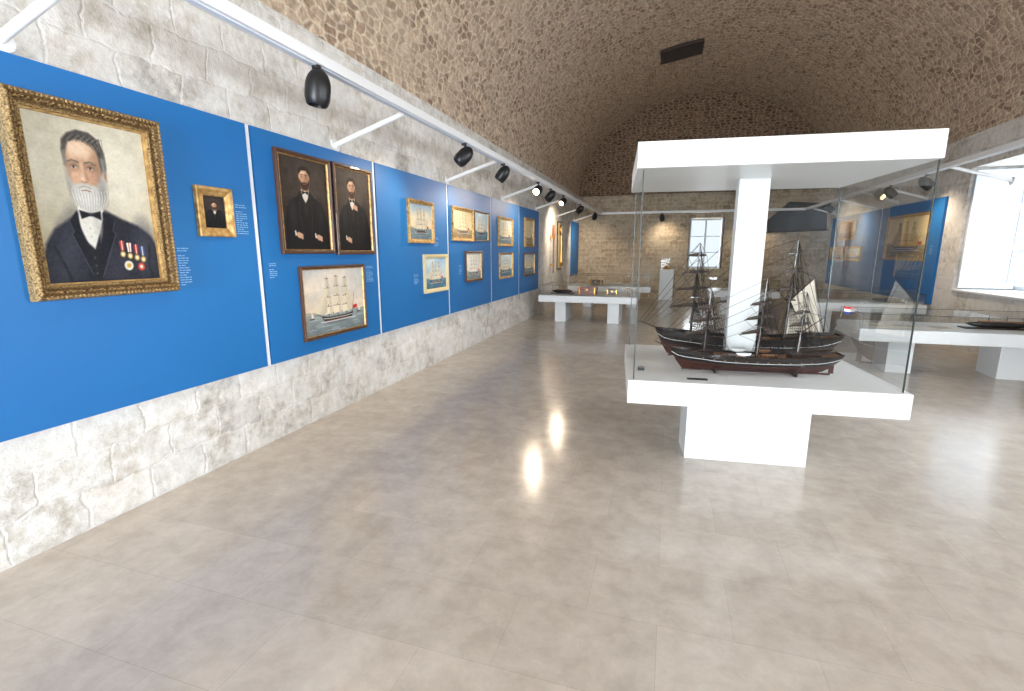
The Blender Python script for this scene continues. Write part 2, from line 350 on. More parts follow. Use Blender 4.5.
def P_main(c):
    c.grad((176,168,146),(168,156,128)); c.ell(.75,.3,.4,.4,(208,200,180),.5); c.ell(.1,.3,.2,.3,(192,186,166),.3); c.noise(5,14)
    c.poly([(-.1,1.1),(-.02,.90),(.04,.76),(.12,.67),(.24,.61),(.34,.55),(.56,.54),(.68,.585),(.84,.63),(.95,.69),(1.03,.80),(1.1,1.1)],(34,35,44),.03)
    c.ell(.20,.82,.10,.20,(52,54,66),.16,15); c.ell(.88,.80,.09,.16,(54,56,68),.14); c.ell(.6,.9,.12,.12,(44,45,56),.14)
    c.line([(.10,.78),(.17,.92),(.2,1.02)],.006,(20,20,28),.03); c.line([(.93,.76),(.9,.9),(.93,1.02)],.006,(20,20,28),.03)
    c.poly([(.33,.52),(.53,.52),(.52,.6),(.46,.72),(.42,.80),(.375,.77),(.32,.64)],(212,208,198),.015)
    c.ell(.47,.62,.03,.08,(186,182,174),.05); 
    c.poly([(.355,.74),(.42,.79),(.475,.70),(.45,1.1),(.33,1.1)],(26,26,34),.018)
    for k in range(3): c.ell(.405,.845+.05*k,.006,.005,(90,90,100))
    c.ell(.405,.66,.005,.004,(150,146,140)); c.ell(.405,.71,.005,.004,(150,146,140))
    c.poly([(.315,.55),(.245,.625),(.27,.68),(.25,.70),(.37,.95),(.385,.82),(.33,.68)],(22,22,30),.012)
    c.poly([(.545,.545),(.62,.615),(.60,.67),(.62,.69),(.44,.98),(.43,.86),(.51,.68)],(22,22,30),.012)
    c.line([(.245,.625),(.27,.68),(.25,.70),(.37,.95)],.003,(70,72,86),.01); c.line([(.62,.615),(.60,.67),(.62,.69),(.45,.97)],.003,(74,76,90),.01)
    c.poly([(.34,.42),(.54,.42),(.54,.52),(.43,.55),(.34,.52)],(146,110,88),.02)
    c.poly([(.335,.50),(.40,.545),(.36,.58),(.325,.55)],(222,219,210),.01); c.poly([(.53,.495),(.445,.545),(.49,.585),(.54,.545)],(214,211,202),.01)
    c.poly([(.335,.548),(.415,.562),(.425,.58),(.345,.603)],(16,16,22),.012); c.poly([(.515,.545),(.44,.562),(.43,.58),(.51,.605)],(16,16,22),.012); c.ell(.428,.571,.018,.013,(34,34,42))
    # skull, jaw, face planes
    c.ell(.432,.255,.145,.150,(196,160,130),.02); c.ell(.432,.345,.135,.125,(190,152,122),.025)
    c.ell(.545,.31,.045,.14,(156,120,94),.07); c.ell(.395,.178,.095,.045,(218,190,162),.06); c.ell(.35,.345,.05,.035,(204,162,134),.06); c.ell(.50,.345,.035,.03,(184,142,116),.05)
    c.ell(.296,.29,.016,.09,(160,126,100),.04)
    # swept-back hair
    c.poly([(.283,.27),(.268,.20),(.282,.135),(.33,.09),(.41,.062),(.51,.066),(.585,.105),(.622,.18),(.622,.27),(.60,.335),(.575,.34),(.568,.27),(.56,.205),(.535,.150),(.47,.122),(.39,.122),(.33,.145),(.30,.20)],(74,70,65),.018)
    for k in range(12):
        a_=.30+.024*k; c.line([(a_,.137-.001*k),(a_+.05,.095),(min(.61,a_+.14),.118+.012*k)],.003,(120,115,108) if k%2 else (50,47,45),.010,.8)
    c.line([(.592,.22),(.598,.31)],.014,(134,130,124),.025); c.line([(.286,.20),(.284,.28)],.009,(124,120,114),.02)
    c.ell(.595,.335,.020,.036,(176,134,108),.014); c.ell(.597,.335,.009,.020,(128,90,70),.012)
    c.ell(.350,.278,.045,.020,(146,114,92),.035); c.ell(.485,.278,.045,.020,(142,110,88),.035)
    c.line([(.305,.260),(.34,.248),(.388,.257)],.006,(88,82,76),.014); c.line([(.442,.257),(.485,.247),(.530,.262)],.006,(88,82,76),.014)
    for x in (.350,.484):
        c.ell(x,.288,.022,.008,(186,174,162),.01); c.ell(x-.003,.287,.009,.008,(50,44,40),.008); c.line([(x-.026,.284),(x,.278),(x+.026,.285)],.0025,(84,64,54),.008)
        c.line([(x-.022,.308),(x,.313),(x+.024,.306)],.003,(158,124,102),.016)
    c.poly([(.408,.262),(.426,.262),(.432,.345),(.446,.364),(.416,.376),(.386,.364),(.400,.335)],(204,168,138),.028)
    c.line([(.434,.27),(.438,.34),(.450,.360)],.005,(156,118,94),.03); c.line([(.392,.370),(.414,.378),(.438,.371)],.003,(122,88,72),.01); c.ell(.406,.353,.011,.011,(220,188,162),.02)
    # full grey-white beard framing the jaw
    c.poly([(.281,.30),(.296,.355),(.325,.392),(.37,.388),(.415,.383),(.46,.388),(.515,.392),(.556,.355),(.580,.305),(.604,.35),(.603,.43),(.575,.50),(.51,.545),(.43,.562),(.355,.54),(.305,.485),(.280,.40)],(180,176,168),.03)
    c.ell(.41,.475,.09,.065,(208,205,198),.07); c.ell(.56,.43,.03,.08,(146,141,134),.05); c.ell(.292,.40,.012,.06,(150,146,139),.03)
    for i in range(38):
        x=.292+i*.0081; c.line([(x,.41+.02*abs(math.sin(i*1.7))),(x+.010*math.sin(i*2.1),.46),(.43+(x-.43)*.82,.50+.045*math.cos((x-.43)*8))],.0020,((140,135,128),(226,223,217),(178,174,167))[i%3],.006,.8)
    c.line([(.332,.425),(.362,.400),(.414,.391),(.466,.400),(.512,.428)],.009,(186,182,174),.016); c.line([(.366,.410),(.414,.399),(.462,.410)],.0035,(140,134,126),.012)
    c.line([(.386,.427),(.416,.423),(.450,.428)],.0045,(136,92,80),.01)
    for i,(x,col) in enumerate(((.66,(180,48,44)),(.725,(222,216,206)),(.79,(170,40,46)),(.85,(62,86,144)))):
        y=.735+.012*i; c.poly([(x-.022,y),(x+.022,y),(x+.016,y+.062),(x-.016,y+.062)],col,.006); c.line([(x,y),(x,y+.06)],.004,(226,216,196) if i!=1 else (180,50,50))
        c.ell(x,y+.088,.024,.020,(196,160,84)); c.ell(x,y+.088,.011,.009,(230,228,218))
    c.ell(.70,.90,.042,.032,(216,208,190)); c.ell(.70,.90,.02,.016,(184,146,62)); c.ell(.82,.91,.034,.027,(188,62,50)); c.ell(.82,.91,.015,.012,(230,220,200))
    c.noise(4,3)
def P_dark(c,fx=.5,fy=.22,side=1,hands=((.8,.83),),beard=True,bg=(44,34,28)):
    c.grad(tuple(x+14 for x in bg),bg); c.ell(.5,.3,.35,.3,tuple(x+18 for x in bg),.35); c.noise(3,10)
    b_=(15,14,17)
    c.poly([(.05,1.1),(.06,.70),(.11,.55),(.20,.46),(.32,.42),(fx-.11,fy+.15),(fx+.11,fy+.15),(.70,.42),(.82,.46),(.91,.55),(.96,.72),(.98,1.1)],b_,.03)
    c.ell(.22,.6,.07,.14,(34,33,38),.1); c.ell(.8,.6,.06,.14,(30,29,34),.1)
    c.poly([(fx-.085,fy+.125),(fx+.085,fy+.125),(fx+.05,fy+.22),(fx,fy+.36),(fx-.05,fy+.22)],(216,208,192),.014)
    c.poly([(fx-.06,fy+.21),(fx,fy+.27),(fx+.06,fy+.21),(fx+.03,fy+.42),(fx-.03,fy+.42)],(32,30,30),.012)
    c.poly([(fx-.07,fy+.135),(fx,fy+.15),(fx+.07,fy+.135),(fx+.06,fy+.18),(fx,fy+.16),(fx-.06,fy+.18)],(14,13,15),.008)
    c.line([(fx-.1,fy+.16),(.36,fy+.4),(.42,.85)],.006,(42,40,46)); c.line([(fx+.1,fy+.16),(.62,fy+.4),(.58,.85)],.006,(42,40,46))
    c.poly([(fx-.07,fy+.03),(fx+.07,fy+.03),(fx+.07,fy+.14),(fx-.07,fy+.14)],(146,104,76),.015)
    c.ell(fx,fy-.02,.115,.10,(200,158,124),.02); c.ell(fx,fy+.03,.10,.085,(194,150,116),.02); c.ell(fx+.06*side,fy+.01,.045,.08,(158,114,86),.05); c.ell(fx-.03,fy-.065,.05,.025,(220,182,150),.04)
    c.poly([(fx-.115,fy-.02),(fx-.12,fy-.08),(fx-.06,fy-.125),(fx+.06,fy-.13),(fx+.125,fy-.08),(fx+.12,fy+.0),(fx+.10,fy-.04),(fx+.05,fy-.085),(fx-.05,fy-.08),(fx-.10,fy-.04)],(40,28,22),.012)
    if beard: 
        c.poly([(fx-.11,fy),(fx-.085,fy+.03),(fx-.06,fy+.05),(fx,fy+.04),(fx+.06,fy+.05),(fx+.085,fy+.03),(fx+.11,fy),(fx+.10,fy+.07),(fx+.05,fy+.125),(fx-.04,fy+.125),(fx-.095,fy+.07)],(58,38,28),.015)
    c.line([(fx-.03,fy+.062),(fx+.03,fy+.062)],.005,(140,84,70))
    for d in (-.042,.042):
        c.line([(fx+d-.03,fy-.035),(fx+d+.03,fy-.037)],.005,(56,40,32)); c.ell(fx+d,fy-.016,.018,.007,(200,182,168)); c.ell(fx+d,fy-.016,.009,.008,(38,30,26))
    c.line([(fx+.008*side,fy-.02),(fx+.012*side,fy+.02),(fx-.01,fy+.027)],.006,(160,116,92),.014)
    for hx,hy in hands:
        c.poly([(hx-.07,hy-.045),(hx-.05,hy-.052),(hx-.03,hy+.0),(hx-.06,hy+.01)],(225,220,210),.01)
        c.ell(hx+.02,hy,.06,.032,(196,152,120),.015,20)
        for k in range(4): c.line([(hx+.02,hy-.018+.012*k),(hx+.085,hy-.006+.015*k)],.010,(200,156,124),.008); c.line([(hx+.03,hy-.01+.013*k),(hx+.08,hy+.001+.015*k)],.002,(140,92,72))
    c.noise(3,3)
def P_p2(c): P_dark(c,.5,.21,1,((.72,.86),(.30,.84)))
def P_p3(c): P_dark(c,.46,.22,1,((.52,.45),(.30,.86)),beard=True,bg=(50,40,33))
def P_small(c): P_dark(c,.5,.30,1,(),beard=True,bg=(38,30,28))
def P_ship(sky0,sky1,sea0,sea1,hull=(32,26,26),sails=(226,212,184),masts=3,cx=.5,size=.62,hz=.68,boats=0):
    def f(c):
        c.grad(sky0,sky1,1,0,hz); c.grad(sea0,sea1,1,hz,1)
        for i in range(5): c.ell(random.random(),random.random()*hz*.8,.18,.07,tuple(min(255,x+14) for x in sky1),.15,alpha=.6)
        c.noise(4,9)
        for i in range(int(26)):
            x=random.random(); y=hz+.02+random.random()*(1-hz); c.line([(x,y),(x+.06,y-.008),(x+.12,y)],.003,tuple(min(255,v+34) for v in sea0),.008,.8)
        c.poly([(0,hz+.003),(0,hz-.05),(.12,hz-.035),(.25,hz-.01),(.34,hz+.003)],tuple((a+b)/2 for a,b in zip(sky1,sea1)),.012)
        L=size; x0=cx-L/2; x1=cx+L/2; wl=hz+.13; dk=wl-.07
        c.poly([(x0-.02,dk-.02),(x0+.1,dk+.008),(x1-.1,dk+.008),(x1+.02,dk-.018),(x1-.0,wl-.01),(x1-.05,wl),(x0+.05,wl),(x0+.01,wl-.02)],hull,.006)
        c.line([(x0+.01,dk+.022),(x0+.1,dk+.034),(x1-.1,dk+.034),(x1,dk+.022)],.004,(220,214,200)); c.line([(x0+.04,wl-.004),(x1-.05,wl-.004)],.005,(130,54,40))
        c.line([(x0,dk-.01),(x0-.11,dk-.07)],.004,(60,44,30))
        top=.10
        for k in range(masts):
            mx=x0+L*(.2+.6*k/max(1,masts-1)); tp=top+(.03 if k!=masts//2 else 0)
            c.line([(mx,dk),(mx,tp)],.0045,(70,50,34))
            hgt=(dk-tp)*.95; rows=4
            for r in range(rows):
                yb=dk-.03-hgt*(r)/rows; yt=dk-.03-hgt*(r+.88)/rows; w0=L*.135*(1-.16*r); w1=L*.135*(1-.16*(r+1))
                sh=tuple(v*(1-.05*r) for v in sails)
                c.poly([(mx-w0,yb),(mx-w1,yt),(mx+w1*.92,yt),(mx+w0*.9,yb),(mx,yb-.012)],sh,.006)
                c.poly([(mx+w0*.3,yb-.006),(mx+w1*.4,yt),(mx+w1*.92,yt),(mx+w0*.9,yb)],tuple(v*.82 for v in sails),.02,.7)
                c.line([(mx-w1-.01,yt),(mx+w1,yt)],.0025,(90,66,44))
        for q in range(3): c.poly([(x0-.11+q*.045,dk-.065+q*.018),(x0+L*.17,top+.16+q*.1),(x0+L*.1+q*.01,dk-.06)],tuple(v*(.95-.05*q) for v in sails),.006)
        c.poly([(x1-L*.17,dk-.04),(x1-L*.17,top+.25),(x1-L*.02,top+.33),(x1+L*.06,dk-.06)],tuple(v*.9 for v in sails),.006)
        c.line([(x1+.01,dk-.02),(x1+.05,top+.32)],.003,(70,50,34)); c.poly([(x1+.02,dk-.12),(x1+.1,dk-.13),(x1+.1,dk-.07),(x1+.02,dk-.06)],(190,40,40),.006)
        c.poly([(x0+.02,wl),(x1-.02,wl),(x1-.1,wl+.05),(x0+.1,wl+.05)],tuple(v*.75 for v in sea1),.03,.6)
        c.line([(x0-.03,wl+.005),(x0+.1,wl+.012),(x1,wl+.004),(x1+.06,wl+.012)],.004,(230,232,230),.01)
        for bt in range(boats):
            bx=.1+.8*bt; by=hz+.05; c.poly([(bx-.04,by),(bx+.04,by),(bx+.03,by+.02),(bx-.03,by+.02)],(70,46,34),.005); c.poly([(bx-.002,by),(bx-.002,by-.11),(bx+.035,by-.01)],sails,.005)
        c.noise(2.5,3)
    return f

def basis(wall):
    if wall=='L': return Vector((0,1,0)),Vector((1,0,0))
    if wall=='R': return Vector((0,-1,0)),Vector((-1,0,0))
    return Vector((1,0,0)),Vector((0,-1,0))
def sweep_frame(mb,O,r,n,w,h,prof,mat):
    up=Vector((0,0,1)); vs=[];fs=[]
    for ins,ht in prof:
        for sx,sz in ((-1,-1),(1,-1),(1,1),(-1,1)):
            vs.append(O+r*(sx*(w/2-ins))+up*(sz*(h/2-ins))+n*ht)
    for k in range(len(prof)-1):
        for i in range(4):
            j=(i+1)%4; fs.append((k*4+i,k*4+j,(k+1)*4+j,(k+1)*4+i))
    mb.add(vs,fs,mat)
def painting(name,wall,pos,a0,a1,z0,z1,fn,fw=.05,style='gold',mat=None,ppm=150,depth=.035):
    r,n=basis(wall); ca=(a0+a1)/2; w=abs(a1-a0); h=z1-z0; cz=(z0+z1)/2
    pos=pos+n.x*.001
    O=Vector((pos,ca,cz)) if wall in 'LR' else Vector((ca,pos,cz))
    e=empty(name,O); mb=MB()
    if style=='ornate':
        sweep_frame(mb,O,r,n,w,h,[(0,0),(0,.045),(.008,.065),(.020,.072)],'gold')
        sweep_frame(mb,O,r,n,w,h,[(.020,.072),(.034,.062),(.048,.042),(.060,.038)],'golddark')
        sweep_frame(mb,O,r,n,w,h,[(.060,.038),(.066,.046),(.074,.046),(.080,.034)],'gold')
        sweep_frame(mb,O,r,n,w,h,[(.080,.034),(fw-.012,.020),(fw-.008,.028),(fw,.026),(fw+.002,.008)],'goldflat')
        up=Vector((0,0,1))
        def run(ins,ht,rad,step,m):
            for horiz in (0,1):
                L=(w if horiz else h)/2-ins; k=max(2,int(2*L/step))
                for i in range(k+1):
                    s=-L+2*L*i/k
                    for q in (-1,1):
                        p=(O+r*s+up*q*(h/2-ins)) if horiz else (O+r*q*(w/2-ins)+up*s)
                        mb.ball(p+n*ht,rad,m,6,4)
        run(.017,.070,.0095,.021,'gold'); run(.040,.052,.0085,.034,'gold'); run(.070,.047,.0045,.011,'gold')
        for horiz in (0,1):
            L=(w if horiz else h)/2-.05; k=int(2*L/.05)
            for i in range(k+1):
                s=-L+2*L*i/k
                for q in (-1,1):
                    p=(O+r*s+up*q*(h/2-.048)) if horiz else (O+r*q*(w/2-.048)+up*s)
                    d=(r if horiz else up)
                    sd=(up*q if horiz else r*q)
                    for g in (-1,1): mb.tube([p+n*.046,p+n*.058+d*.012*g+sd*.008,p+n*.05+d*.022*g+sd*.016],[.004,.006,.002],5,'gold')
    elif style=='wood':
        sweep_frame(mb,O,r,n,w,h,[(0,0),(0,depth*.8),(.006,depth),(fw*.45,depth),(fw*.6,depth*.7),(fw*.8,depth*.6)],'framewood')
        sweep_frame(mb,O,r,n,w,h,[(fw*.8,depth*.6),(fw*.9,depth*.75),(fw,depth*.5),(fw+.002,.006)],'goldflat')
    elif style=='white':
        sweep_frame(mb,O,r,n,w,h,[(0,0),(0,depth),(fw*.5,depth),(fw,depth*.6),(fw+.002,.006)],'cream')
    else:
        g='goldflat'
        sweep_frame(mb,O,r,n,w,h,[(0,0),(0,depth*.9),(.008,depth),(fw*.35,depth*.95),(fw*.6,depth*.6)],g)
        sweep_frame(mb,O,r,n,w,h,[(fw*.6,depth*.6),(fw*.8,depth*.5),(fw*.86,depth*.66),(fw,depth*.5),(fw+.002,.006)],g)
    mb.build('frame',e)
    cw,ch=w-2*fw+.004,h-2*fw+.004
    c=Cv(cw,ch,ppm,(128,128,128)); fn(c)
    ny,nx=c.ny,c.nx; up=Vector((0,0,1))
    A=np.array(O)+np.array(n)*.008
    P=(A[None,None]+np.array(r)[None,None]*((c.u-.5)*cw)[...,None]+np.array(up)[None,None]*((.5-c.v)*ch)[...,None]).reshape(-1,3)
    idx=np.arange(nx*ny).reshape(ny,nx)
    F=np.stack([idx[1:,:-1],idx[1:,1:],idx[:-1,1:],idx[:-1,:-1]],-1).reshape(-1,4)
    me=bpy.data.meshes.new('canvas'); me.from_pydata(P.tolist(),[],F.tolist())
    at=me.color_attributes.new('Col','FLOAT_COLOR','POINT')
    s=np.clip(c.c/255,0,1); l=np.where(s<=.04045,s/12.92,((s+.055)/1.055)**2.4).reshape(-1,3)
    at.data.foreach_set('color',np.concatenate([l,np.ones((len(l),1))],1).astype(np.float32).ravel())
    me.materials.append(M['canvas']); o=bpy.data.objects.new('canvas',me); COL.objects.link(o)
    o.parent=e; o.matrix_parent_inverse=Matrix.Translation(e.location).inverted()
    return e

FX=PX
painting('gilt_framed_portrait_painting','L',FX,1.63,2.40,1.345,2.38,P_main,.085,'ornate',ppm=330)
painting('small_framed_portrait','L',FX,2.625,2.92,1.70,2.04,P_small,.06,'gold',ppm=300,depth=.03)
painting('framed_portrait_painting','L',FX,3.375,4.055,1.575,2.425,P_p2,.04,'wood',ppm=210)
painting('framed_portrait_painting','L',FX,4.095,4.735,1.565,2.43,P_p3,.04,'wood',ppm=200)
A=P_ship((176,182,186),(222,202,178),(140,150,150),(108,118,122),cx=.52,size=.5,boats=2)
painting('framed_ship_painting','L',FX,3.555,4.52,.79,1.465,A,.035,'wood',ppm=230,depth=.03)
S=lambda *a,**k:P_ship(*a,**k)
warm=((150,176,196),(226,206,168),(120,142,148),(92,112,120)); blue=((150,182,206),(206,212,206),(96,134,150),(70,104,124)); tan=((206,184,140),(228,206,160),(170,150,112),(130,112,84))
painting('framed_ship_painting','L',FX,5.50,6.19,1.70,2.235,S(*warm,cx=.5,size=.5),.05,'gold')
painting('framed_ship_painting','L',FX,5.87,6.60,1.04,1.555,S(*blue,cx=.5,size=.5),.05,'white')
painting('framed_ship_painting','L',FX,6.80,7.63,1.75,2.255,S(*tan,cx=.5,size=.5),.05,'gold')
painting('framed_ship_painting','L',FX,7.66,8.34,1.76,2.255,S(*blue,cx=.5,size=.5),.03,'wood')
painting('framed_ship_painting','L',FX,7.27,8.00,1.10,1.60,S((210,206,196),(226,220,206),(150,160,160),(110,120,124),cx=.5,size=.55,sails=(240,236,226)),.04,'wood')
painting('framed_ship_painting','L',FX,8.88,9.77,1.69,2.24,S(*warm,cx=.5,size=.5),.05,'gold')
painting('framed_ship_painting','L',FX,10.65,11.42,1.69,2.33,S(*tan,cx=.5,size=.5),.05,'gold')
painting('framed_ship_painting','L',FX,8.93,9.77,1.07,1.57,S(*blue,cx=.5,size=.5),.04,'gold')
painting('framed_ship_painting','L',FX,10.57,11.53,1.04,1.56,S(*warm,cx=.5,size=.5),.04,'wood')
RX=XR-.04
painting('framed_ship_painting','R',RX,11.40,13.30,1.41,2.34,S((222,196,140),(232,208,158),(170,150,104),(140,118,80),cx=.5,size=.6,sails=(226,190,130),hull=(60,40,26)),.06,'gold',ppm=100)
painting('framed_ship_painting','R',RX,15.40,16.75,1.90,2.42,S(*tan,cx=.5,size=.5),.06,'gold',ppm=90)
painting('framed_ship_painting','R',RX,16.20,17.30,1.34,1.72,S(*tan,cx=.5,size=.5),.06,'gold',ppm=90)
painting('framed_ship_painting','R',RX,14.75,15.95,1.34,1.72,S(*blue,cx=.5,size=.5),.06,'gold',ppm=90)

def label(wall,pos,a0,z1,w,rows,step=.016):
    b=MB(); r,n=basis(wall); s=1 if wall=='L' else -1
    for i in range(rows):
        if i in (2,): continue
        x=0; z=z1-i*step
        ww=w*(1 if i%4!=3 else .6)
        while x<ww-.01:
            l=min(random.uniform(.012,.035),ww-x)
            y0=a0+s*x; y1=a0+s*(x+l)
            b.box(min(pos,pos+n.x*.0015),max(pos,pos+n.x*.0015),min(y0,y1),max(y0,y1),z-step*.34,z,'caption'); x+=l+.007
    b.build('caption_text')
for y,z,w,k in ((2.96,1.94,.10,14),(2.46,1.62,.08,16),(3.235,1.50,.08,8),(4.58,1.44,.13,11),(6.24,1.78,.12,8),(5.62,1.3,.12,8),(7.05,1.38,.12,9),(8.38,1.95,.08,8),(9.82,1.9,.12,8),(11.5,1.9,.12,8)):
    label('L',PX,y,z,w,k)
label('R',XR-.04,13.6,1.9,.14,10); label('R',XR-.04,11.3,1.7,.12,10)

# ------------------------------------------------------------------ lighting rails, struts, spotlights
RLX=XL+.83; RRX=XR-.83; RZ=2.84
def rail(x,wx,name):
    e=empty(name,(x,0,RZ)); b=MB(); b.box(x-.045,x+.045,YB+.3,17.2,RZ-.03,RZ+.04,'whitemetal'); b.box(x-.018,x+.018,YB+.3,17.2,RZ-.036,RZ-.03,'batten'); b.build('beam',e,bevel=.004)
    b=MB(); s=1 if wx<x else -1
    for y in [1.72+2.52*k for k in range(-3,7)]:
        b.cyl((wx,y,2.60),(x-s*.04,y,RZ),.024,m='whitemetal',n=12); b.cyl((wx,y,2.60),(wx+s*.012,y,2.602),.06,m='whitemetal',n=16)
    b.build('bracket_arms',e,smooth=True)
rail(RLX,XL,'lighting_rail'); rail(RRX,XR,'lighting_rail')
e=empty('lighting_rail',(.78,17.2,RZ)); b=MB(); b.box(RLX,RRX,17.15,17.24,RZ-.03,RZ+.04,'whitemetal'); b.build('beam',e)

def spot(x,y,d,lit=None,energy=60,size=70,col=(1,.82,.62)):
    e=empty('track_spotlight',(x,y,RZ-.03)); b=MB(); d=Vector(d).normalized()
    c=Vector((x,y,RZ-.17)); L=.26;R_=.083
    b.cyl((x,y,RZ-.03),(x,y,RZ-.055),.03,m='black',n=14); b.cyl((x,y,RZ-.05),tuple(c-d*.06+Vector((0,0,.03))),.012,m='black',n=8)
    ps=[];rs=[]
    for i in range(9):
        t=math.pi/2*i/8; ps.append(c-d*(L*.0+R_*1.5*math.cos(t))); rs.append(max(.002,R_*math.sin(t)))
    ps+= [c+d*L*.25,c+d*L*.38,c+d*L*.42,c+d*L*.42,c+d*L*.36]; rs+=[R_*.98,R_*.86,R_*.78,R_*.68,R_*.66]
    b.tube(ps,rs,22,'black',False); q=c+d*L*.37
    b.tube([q-d*.004,q],[R_*.66,R_*.66],20,lit or 'lens',True)
    b.build('housing',e,smooth=True)
    l=bpy.data.lights.new('spot_beam','SPOT'); l.energy=energy; l.spot_size=math.radians(size); l.spot_blend=.9; l.color=col; l.shadow_soft_size=.05
    o=bpy.data.objects.new('spot_beam',l); COL.objects.link(o); o.location=c+d*L*.5; o.rotation_euler=d.to_track_quat('-Z','Y').to_euler(); o.parent=e; o.matrix_parent_inverse=Matrix.Translation(e.location).inverted()
spot(RLX,2.98,(-.12,-.05,-1),energy=40,size=110)
spot(RLX,5.47,(-.6,-.45,-.75),energy=50,size=110)
spot(RLX,6.86,(-.6,-.1,-.8),energy=50,size=110)
spot(RLX,8.82,(-.1,-.92,-.4),lit='glow',energy=60,size=90)
spot(RLX,11.01,(-.2,-.9,-.45),lit='glow2',energy=50,size=90)
spot(RLX,9.8,(-.7,.1,-.7),energy=50,size=110)
spot(RLX,13.2,(-.75,.3,-.6),energy=120,size=120)
spot(RLX,15.9,(-.3,.6,-.7),energy=110,size=120)
for y in (14.9,11.2,9.84): spot(RRX,y,(.7,-.15,-.7),energy=55,size=110)
for x in (-.3,2.4): spot(x,17.1,(.1,.6,-.8),energy=45,size=120)

# ------------------------------------------------------------------ central display case
ca=math.radians(5.6)
CM=Matrix.Translation((-.233,3.50,0))@Matrix.Rotation(ca,4,'Z')
W,D=1.80,1.42; Z0,Z1,Z2,Z3=.515,.687,2.14,2.306
ec=empty('glass_display_case',tuple(CM@Vector((W/2,D/2,0))))
b=MB(); b.X=CM; b.box(.465,.465+.87,.305,.305+.34,0,Z0,'white'); b.build('plinth',ec,bevel=.003)
b=MB(); b.X=CM; b.box(0,W,0,D,Z0,Z1,'white'); b.build('base_slab',ec,bevel=.004)
b=MB(); b.X=CM; b.box(-.005,W-.04,0,D,Z2,Z3,'white'); b.build('canopy',ec,bevel=.004)
b=MB(); b.X=CM; b.box(W/2-.12,W/2+.10,D/2-.05,D/2+.05,Z1,Z2,'white'); b.build('column',ec,bevel=.003)
b=MB(); b.X=CM; i=.04; W2=W-.045
b.add([(i,i,Z1),(W2,i,Z1),(W2,i,Z2),(i,i,Z2)],[(0,1,2,3)],'glass')
b.add([(i,D-i,Z1),(W2,D-i,Z1),(W2,D-i,Z2),(i,D-i,Z2)],[(0,1,2,3)],'glass')
b.add([(i,i,Z1),(i,D-i,Z1),(i,D-i,Z2),(i,i,Z2)],[(0,1,2,3)],'glass')
b.add([(W2,i,Z1),(W2,D-i,Z1),(W2,D-i,Z2),(W2,i,Z2)],[(0,1,2,3)],'glass')
for x in (i,W2):
    for y in (i,D-i): b.box(x-.004,x+.004,y-.004,y+.004,Z1,Z2,'glassedge')
b.build('glass_panes',ec)
b=MB(); b.X=CM
b.box(.42,.56,.10,.14,Z1,Z1+.006,'black'); b.build('exhibit_nameplate',None)
b=MB(); b.X=CM
b.box(.08,.13,.32,.36,Z1,Z1+.02,'black'); b.box(.085,.125,.322,.358,Z1+.02,Z1+.024,'greypaper'); b.build('slab_label',None)  # small label block on the left of the base slab

